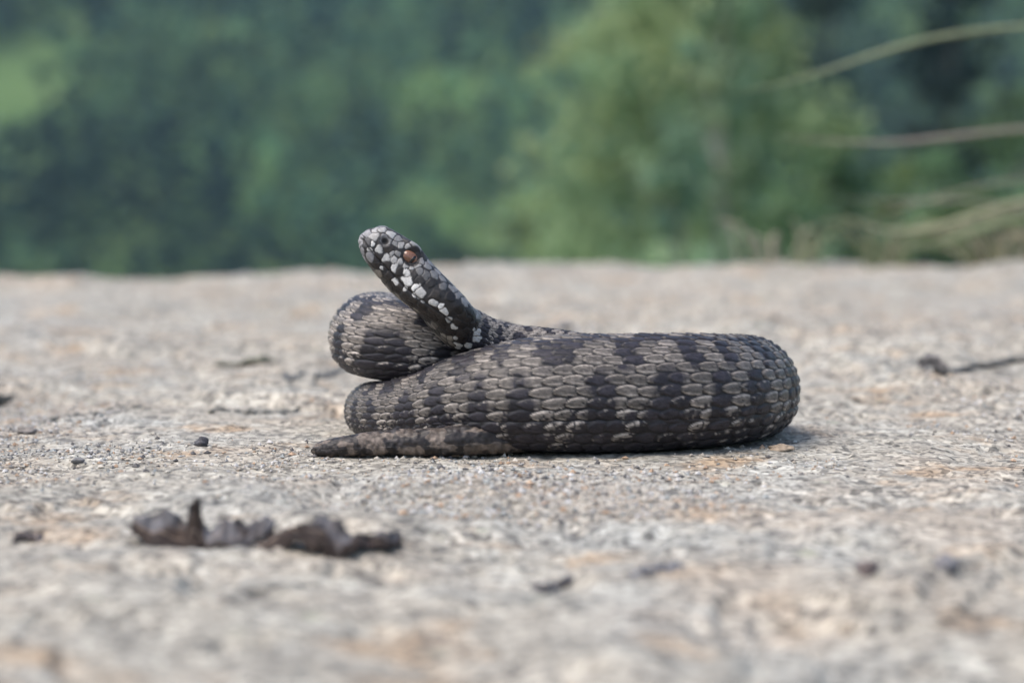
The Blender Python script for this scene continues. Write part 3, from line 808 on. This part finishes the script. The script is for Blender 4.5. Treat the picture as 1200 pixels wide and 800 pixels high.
def build_twig():
    P = [on_rock(px, py) for px, py in [(1096, 438), (1112, 441), (1128, 436), (1146, 429), (1160, 432), (1180, 425), (1200, 424), (1230, 427), (1262, 420)]]
    P = [np.array([p[0], p[1], float(rock_h(p[0], p[1])) + 0.0006]) for p in P]
    c = P[0].copy()
    root = empty('twig', c); tag(root, 'dark crooked twig with a curled scrap at its tip on the rock at the right', 'twig')
    Q = bez(P, 40) - c
    V, F = tube(Q, np.linspace(0.0007, 0.0012, 40) * rng.uniform(0.7, 1.5, 40), 8, 0.7)
    link('stem', np_mesh('stem', V, F, debris_mat, np.tile((0.115, 0.11, 0.10), (len(V), 1)) * rng.uniform(0.6, 1.5, (len(V), 1))), root)
    a = on_rock(1078, 432); b = on_rock(1110, 440)
    S, Cc = [], []
    for i in range(18):
        f = i / 17
        p = a * (1 - f) + b * f
        for j in range(8):
            g = j / 7 * 2.4 - 0.2
            r = 0.0032 * (0.4 + math.sin(math.pi * min(1, f + 0.1)) * 0.8)
            S.append((p[0], p[1] + r * 1.6 * math.cos(g) + vnoise(i * .5, j * .5, 2) * .002, float(rock_h(p[0], p[1])) + 0.001 + r * math.sin(g) + float(vnoise(i * .7, j * .6, 7)) * .002)); Cc.append(np.array((0.14, 0.13, 0.13)) * random.uniform(0.5, 1.3))
    s = link('leaf_scrap', np_mesh('leaf_scrap', np.array(S, float) - c, grid_faces(18, 8), leaf_skin, np.array(Cc)), root)
    s.modifiers.new('thick', 'SOLIDIFY').thickness = 0.0004
build_twig()

# ------------------------------------------------------------------ grass at the rim of the rock
grass_mat = attr_mat('dry_grass', 300.0, 0.25, 0.6, 0.3)
def blade_geo(path, width):
    """folded, tapering blade along a path: V section with thickness"""
    n = len(path); T = np.gradient(path, axis=0); T /= np.linalg.norm(T, axis=1)[:, None]
    V = []
    for i in range(n):
        f = i / (n - 1); w = width * (1 - 0.15 * f) * min(1, (1 - f) * 3 + 0.08)
        s = np.cross(T[i], [0, 1, 0.15]); s /= np.linalg.norm(s); u = np.cross(s, T[i])
        for q, h in ((-1, 0.35), (0, -0.1), (1, 0.35), (0, -0.35)):
            V.append(path[i] + s * q * w * 0.5 + u * h * w * 0.5)
    return np.array(V), grid_faces(n, 4, True)

def stalk(px_pts, d0, d1, width, colr, label):
    n = len(px_pts)
    P = [at(px, py, d0 + (d1 - d0) * i / (n - 1)) for i, (px, py) in enumerate(px_pts)]
    path = bez(P, 50); c = path[0].copy()
    V, F = blade_geo(path - c, width)
    g = np.array(colr)[None] * np.linspace(0.85, 1.1, 50).repeat(4)[:, None]
    o = link('long_grass', np_mesh('long_grass', V, F, grass_mat, g))
    o.location = c
    tag(o, label, 'grass', 'long grass blades arching over the right rim')
DRY = (0.40, 0.36, 0.27); GRN = (0.15, 0.20, 0.10)
stalk([(1560, 330), (1500, 180), (1400, 60), (1300, 28), (1200, 30), (1090, 43), (1000, 72), (935, 95), (862, 109)], 1.20, 0.95, 0.0027, (0.23, 0.26, 0.15), 'highest of the long grass blades, rising as a bow to the upper right')
stalk([(1500, 330), (1440, 220), (1350, 165), (1260, 150), (1190, 151), (1120, 160), (1050, 168), (980, 167), (905, 160)], 1.22, 1.02, 0.0026, (0.28, 0.245, 0.20), 'straw coloured nearly level grass blade, second from the top at the right')
stalk([(1420, 320), (1340, 252), (1260, 232), (1190, 237), (1130, 258), (1075, 274), (1030, 270), (985, 252)], 1.22, 1.10, 0.0042, (0.29, 0.29, 0.18), 'broad pale grass blade sagging in a low bow just above the right rim')
stalk([(1300, 312), (1240, 262), (1180, 240), (1130, 234), (1090, 236), (1040, 235), (990, 234)], 1.24, 1.14, 0.0020, (0.25, 0.24, 0.18), 'short thin straw blade ending over the sagging broad blade')
stalk([(1380, 310), (1300, 270), (1230, 256), (1170, 262), (1110, 284), (1060, 300)], 1.25, 1.2, 0.0040, GRN, 'green grass blade bending down to the rim under the sagging pale one')

stalk([(1420, 300), (1310, 222), (1215, 205), (1130, 222), (1050, 246), (1000, 262)], 1.24, 1.16, 0.0014, (0.27, 0.26, 0.18), 'hair thin pale grass blade between the second blade and the sagging one')
stalk([(1350, 305), (1270, 250), (1200, 246), (1140, 268), (1080, 288), (1030, 296)], 1.26, 1.2, 0.0016, (0.30, 0.28, 0.20), 'thin straw blade drooping to the rim below the sagging pale one')
stalk([(1330, 310), (1260, 215), (1215, 190), (1190, 196), (1172, 214)], 1.24, 1.2, 0.0018, (0.10, 0.12, 0.07), 'short dark green blade hooking over at the right border')
def tuft(px, d, n, hmin, hmax, spread, colA, colB, label, seed, lean=0.0):
    rg = random.Random(seed)
    p0 = at_z(px, d, 0); e = float(rock_edge(np.array(p0[0])))
    base_z = float(rock_h(p0[0], p0[1])) - max(0, p0[1] - e) * 1.0
    root = empty('grass_tuft', (p0[0], p0[1], base_z)); tag(root, label, 'grass', 'tufts of grass along the far rim')
    for k in range(n):
        h = rg.uniform(hmin, hmax); a = rg.uniform(0, 2 * math.pi); ln = rg.uniform(0.2, 1.0) * h * spread
        dx = math.cos(a) * ln + lean * h; dy = math.sin(a) * ln * 0.6
        b = np.array([rg.uniform(-.012, .012), rg.uniform(-.012, .012), -0.01])
        path = bez([b, b + [dx * .2, dy * .2, h * .55], b + [dx * .6, dy * .6, h * .95], b + [dx * 1.15, dy * 1.1, h * rg.uniform(.7, 1.05)]], 16)
        V, F = blade_geo(path, rg.uniform(0.002, 0.0036))
        m = rg.random(); c = (np.array(colA) * m + np.array(colB) * (1 - m)) * 0.65
        link('blade', np_mesh('blade', V, F, grass_mat, np.tile(c, (len(V), 1))), root)
tuft(1165, 1.33, 34, 0.02, 0.045, 0.9, (0.20, 0.26, 0.12), (0.42, 0.37, 0.26), 'thick green and straw tuft beside the swelling at the far right rim', 3, -0.35)
tuft(1250, 1.27, 30, 0.02, 0.05, 0.9, (0.22, 0.27, 0.13), (0.42, 0.37, 0.26), 'tall tuft just outside the right border on the rim', 4, -0.4)
tuft(1040, 1.33, 22, 0.02, 0.045, 1.2, (0.20, 0.28, 0.13), (0.44, 0.40, 0.28), 'low green tuft at the rim under the sagging blade', 5, -0.2)
tuft(935, 1.32, 7, 0.022, 0.036, 1.1, (0.46, 0.42, 0.31), (0.25, 0.30, 0.15), 'sparse low straw tuft at the rim right of the pale tree', 6, 0.1)
tuft(890, 1.32, 5, 0.028, 0.040, 0.9, (0.54, 0.49, 0.38), (0.48, 0.43, 0.32), 'few straw blades at the rim in front of the pale tree trunk', 8, -0.1)

# ------------------------------------------------------------------ land beyond the rock
def terr_z(x, y):
    z = np.interp(y, [-900, -60, -6, 2, 6, 150, 190, 460, 900], [-40, -9, -2.2, -2.2, -3.2, -46, -48, 72, 150])
    return z + 9 * fbm(np.asarray(x) * 0.011, np.asarray(y) * 0.011, 3, 3) * sstep(20, 150, np.abs(y)) + 14 * fbm(np.asarray(x) * 0.004 + 4, np.asarray(y) * 0.004, 2, 9) * sstep(150, 300, y)

def build_terrain():
    ys = np.concatenate([np.linspace(-900, -60, 25), np.linspace(-50, 60, 70), np.linspace(64, 460, 130), np.linspace(475, 900, 25)])
    xs = np.concatenate([np.linspace(-900, -210, 22), np.linspace(-200, 200, 130), np.linspace(210, 900, 22)])
    X, Y = np.meshgrid(xs, ys)
    V = np.stack([X, Y, terr_z(X, Y)], -1).reshape(-1, 3)
    t = NT('meadow'); v = t.coord()
    c = t.ramp(t.noise(v, 0.08, 5, 0.6), [(0.3, (0.07, 0.12, 0.035)), (0.55, (0.095, 0.15, 0.05)), (0.75, (0.125, 0.16, 0.065))])
    t.set(Base_Color=c, Roughness=0.9, Specular_IOR_Level=0.1, Normal=t.bump(t.noise(v, 3.0, 4), 0.5, 0.2))
    tag(link('hillside', np_mesh('hillside', V, grid_faces(len(ys), len(xs)), t.m)), kind='structure')
build_terrain()

foliage = leaf_mat('foliage', 0.45)
bark = simple_mat('bark', (0.05, 0.042, 0.036), (0.12, 0.10, 0.085), 6.0, 0.9, 0.6, 0.02)
pale_bark = simple_mat('birch_bark', (0.20, 0.185, 0.165), (0.38, 0.36, 0.33), 5.0, 0.8, 0.4, 0.01)

def crown_geo(rg, kind, h, w, nclump, nleaf, leaf, base_c, base=0.25):
    """leaf quads gathered in clumps inside the crown's volume; returns verts, faces, colours (trunk foot at origin)"""
    cl = []
    while len(cl) < nclump:
        f = rg.uniform(0, 1)
        if kind == 'cone': rad = w * 0.5 * (1 - f) ** 0.85 + 0.02 * w
        elif kind == 'birch': rad = w * 0.5 * (math.sin(math.pi * min(1, 0.12 + f * 0.86)) ** 0.7) * (1.05 - 0.45 * f)
        else: rad = w * 0.5 * math.sqrt(max(0.02, 1 - (2 * f - 0.9) ** 2 / 1.25))
        a = rg.uniform(0, 2 * math.pi); r = rad * math.sqrt(rg.uniform(0.15, 1)) * rg.uniform(0.8, 1.15)
        cl.append((r * math.cos(a), r * math.sin(a), h * (base + (1 - base) * f), rg.uniform(0.6, 1.3)))
    cl = np.array(cl)
    per = nleaf // nclump
    cr = w * (0.13 if kind != 'cone' else 0.10)
    N = per * nclump
    ci = np.repeat(np.arange(nclump), per)
    g = np.random.default_rng(rg.randint(0, 10 ** 6))
    u = g.normal(size=(N, 3)); u /= np.linalg.norm(u, axis=1)[:, None]
    rr_ = cr * cl[ci, 3:4] * g.uniform(0.25, 1.15, (N, 1))
    ctr = cl[ci, :3] + u * rr_ * np.array([1.15, 1.15, 0.75])
    a1 = g.normal(size=(N, 3)); a1 /= np.linalg.norm(a1, axis=1)[:, None]
    a2 = np.cross(a1, g.normal(size=(N, 3))); a2 /= np.linalg.norm(a2, axis=1)[:, None]
    sz = leaf * g.uniform(0.6, 1.4, (N, 1))
    V = np.stack([ctr - a1 * sz, ctr + a2 * sz * 0.55, ctr + a1 * sz, ctr - a2 * sz * 0.55], 1).reshape(-1, 3)
    F = np.arange(4 * N).reshape(-1, 4)
    ck = g.uniform(*((0.88, 1.12) if kind == 'birch' else (0.5, 1.5)), nclump)[ci] * g.uniform(0.8, 1.2, N)
    hue = g.uniform(-0.12, 0.12, nclump)[ci]
    Cc = np.array(base_c)[None] * ck[:, None] * np.stack([1 + hue * 1.3, 1 + hue * 0.2, 1 - hue], 1)
    return V, F, Cc.repeat(4, 0), cl

def trunk_geo(rg, h, r, cl, kind, n_limb):
    Vs, Fs, off = [], [], 0
    top = h * (0.97 if kind == 'cone' else 0.85)
    path = bez([(0, 0, -0.6), (rg.uniform(-.1, .1) * r * 8, rg.uniform(-.1, .1) * r * 8, top * .35), (rg.uniform(-.1, .1) * r * 10, 0, top * .7), (0, 0, top)], 14)
    V, F = tube(path, r * np.linspace(1.15, 0.12, 14) ** 0.9, 8, 0.15)
    Vs.append(V); Fs.append(F); off += len(V)
    for k in rg.sample(range(len(cl)), min(n_limb, len(cl))):
        e = cl[k, :3]; z0 = max(h * 0.18, e[2] - math.hypot(e[0], e[1]) * (0.7 if kind != 'cone' else 0.1)); z0 = min(z0, top * .9)
        p = np.array([np.interp(z0, path[:, 2], path[:, 0]), np.interp(z0, path[:, 2], path[:, 1]), z0])
        b = bez([p, p * .5 + e * .5 + [0, 0, -0.03 * h * (kind != 'cone')], e], 7)
        V, F = tube(b, r * np.linspace(0.35, 0.08, 7), 5)
        Vs.append(V); Fs.append(F + off); off += len(V)
    return np.vstack(Vs), np.vstack(Fs)

def tree(name, cat, label, px, d, top_py, wpx, kind, base_c, nclump, nleaf, leaf, trunk_r, bmat, seed, base=0.25, group='trees on the near slope', limbs=14):
    rg = random.Random(seed)
    p = at_z(px, d, 0.0); zt = at(px, top_py, d)[2]; zb = float(terr_z(p[0], p[1]))
    h = zt - zb; w = wpx * d / FPX
    root = empty(name, (p[0], p[1], zb)); tag(root, label, cat, group)
    V, F, Cc, cl = crown_geo(rg, kind, h, w, nclump, nleaf, leaf, base_c, base)
    link('crown', np_mesh('crown', V, F, foliage, Cc, False), root)
    V, F = trunk_geo(rg, h, trunk_r, cl, kind, limbs)
    link('trunk', np_mesh('trunk', V, F, bmat), root)
    return root

tree('birch_tree', 'tree', 'tall pale green birch beyond the rim, right of the head', 800, 25, -190, 440, 'birch', (0.30, 0.395, 0.215), 340, 22000, 0.085, 0.09, pale_bark, 3, 0.18, limbs=30)
tree('birch_tree', 'tree', 'slender pale birch stem standing in front of the big birch crown', 848, 21.5, -90, 150, 'birch', (0.25, 0.35, 0.22), 40, 1500, 0.08, 0.075, pale_bark, 31, 0.72, limbs=6)
tree('birch_tree', 'tree', 'short young birch with a thin pale stem at the foot of the big birch', 795, 21.0, 150, 110, 'birch', (0.25, 0.35, 0.22), 24, 800, 0.08, 0.05, pale_bark, 33, 0.86, limbs=5)
tree('broadleaf_tree', 'tree', 'yellowish green low tree top at the rim between head and birch', 640, 38, 235, 190, 'round', (0.17, 0.23, 0.09), 50, 3500, 0.12, 0.12, bark, 5, 0.3)
tree('broadleaf_tree', 'tree', 'mid green rounded tree close to the right of the birch', 955, 32, 120, 190, 'round', (0.12, 0.185, 0.08), 60, 4200, 0.11, 0.12, bark, 8, 0.2)
tree('broadleaf_tree', 'tree', 'rounded green tree under the low grass blades at the right', 1085, 36, 190, 230, 'round', (0.13, 0.195, 0.085), 60, 4200, 0.12, 0.12, bark, 9, 0.2)
tree('broadleaf_tree', 'tree', 'green tree at the right border reaching over the second grass blade', 1215, 55, 95, 220, 'round', (0.11, 0.17, 0.08), 60, 4000, 0.16, 0.18, bark, 12, 0.2)
tree('spruce_tree', 'tree', 'dark narrow spruce rising behind the grass blades near the right border', 1118, 75, -220, 230, 'cone', (0.026, 0.044, 0.040), 130, 6000, 0.28, 0.30, bark, 14, 0.12)
tree('spruce_tree', 'tree', 'dark spruce behind the birch, between it and the narrow spruce', 965, 95, -240, 210, 'cone', (0.040, 0.066, 0.055), 130, 6000, 0.30, 0.32, bark, 15, 0.12)

def build_forest():
    rg = random.Random(21)
    protos = []
    for kind, h, w, c in [('round', 11, 8.5, (0.095, 0.165, 0.078)), ('round', 9, 7.5, (0.150, 0.225, 0.088)), ('round', 12.5, 9, (0.066, 0.125, 0.072)),
                          ('cone', 15, 5.5, (0.026, 0.048, 0.040)), ('round', 8, 7, (0.19, 0.265, 0.10)), ('birch', 12, 6.5, (0.12, 0.195, 0.09))]:
        V, F, Cc, cl = crown_geo(rg, kind, h, w, 20, 220, 0.66, c, 0.14)
        protos.append((V, F, Cc))
    Vs, Fs, Cs, off = [], [], [], 0
    y = 205
    while y < 420:
        x = -128 + rg.uniform(0, 6)
        while x < 128:
            px_, py_ = x + rg.uniform(-2.5, 2.5), y + rg.uniform(-2.5, 2.5)
            mx, my = px_ / (py_ + .45) * FPX + 600, py_
            wv_ = float(vnoise(np.array(px_ * 0.09), np.array(py_ * 0.09), 41))
            meadow = mx < 90 + 36 * wv_ and -260 < mx and 306 + 8 * wv_ < py_ < 333 + 8 * wv_
            if not meadow:
                zone = float(fbm(np.array(px_ * 0.022), np.array(py_ * 0.03), 3, 77))
                z = rg.random()
                k = (3 if z < 0.45 else 2 if z < .75 else 0) if zone < -0.12 else ((0 if z < .35 else 2 if z < .6 else 1 if z < .8 else 5) if zone < 0.12 else (1 if z < .45 else 0 if z < .7 else 5))
                if mx < 260 and k in (1, 4): k = 0 if z < 0.5 else 2
                V, F, Cc = protos[k]
                a = rg.uniform(0, 6.28); s = rg.uniform(0.6, 1.1) * (0.55 if (mx < 110 and 285 < py_ < 300) else 1)
                ca, sa = math.cos(a) * s, math.sin(a) * s
                W = np.stack([V[:, 0] * ca - V[:, 1] * sa + px_, V[:, 0] * sa + V[:, 1] * ca + py_, V[:, 2] * s * rg.uniform(.85, 1.15) + float(terr_z(px_, py_))], 1)
                zb_ = 1.0 + 2.6 * float(fbm(np.array((px_ + 0.6 * py_) * 0.045 + 9), np.array((py_ - 0.3 * px_) * 0.055), 2, 99))
                Vs.append(W); Fs.append(F + off); Cs.append(Cc * rg.uniform(.75, 1.25) * min(1.6, max(0.38, zb_))); off += len(V)
            x += rg.uniform(4.4, 6.8)
        y += 5.6
    o = link('forest', np_mesh('forest', np.vstack(Vs), np.vstack(Fs), foliage, np.vstack(Cs), False))
    tag(o, 'far wooded slope across the valley, a blurred dark green mass', 'forest', kind='stuff')
build_forest()

# ------------------------------------------------------------------ air
def build_haze():
    x0, x1, y0, y1, z0, z1 = -905, 905, -905, 905, -75, 200
    V = [(x, y, z) for x in (x0, x1) for y in (y0, y1) for z in (z0, z1)]
    F = [(0, 1, 3, 2), (4, 6, 7, 5), (0, 4, 5, 1), (2, 3, 7, 6), (0, 2, 6, 4), (1, 5, 7, 3)]
    m = bpy.data.materials.new('haze_air'); m.use_nodes = True; nt = m.node_tree
    nt.nodes.remove(nt.nodes['Principled BSDF'])
    pv = nt.nodes.new('ShaderNodeVolumePrincipled')
    pv.inputs['Color'].default_value = (0.50, 0.82, 0.95, 1); pv.inputs['Density'].default_value = 0.00030
    nt.links.new(pv.outputs[0], nt.nodes['Material Output'].inputs['Volume'])
    tag(link('haze', np_mesh('haze', V, F, m, smooth=False)), kind='stuff')
build_haze()
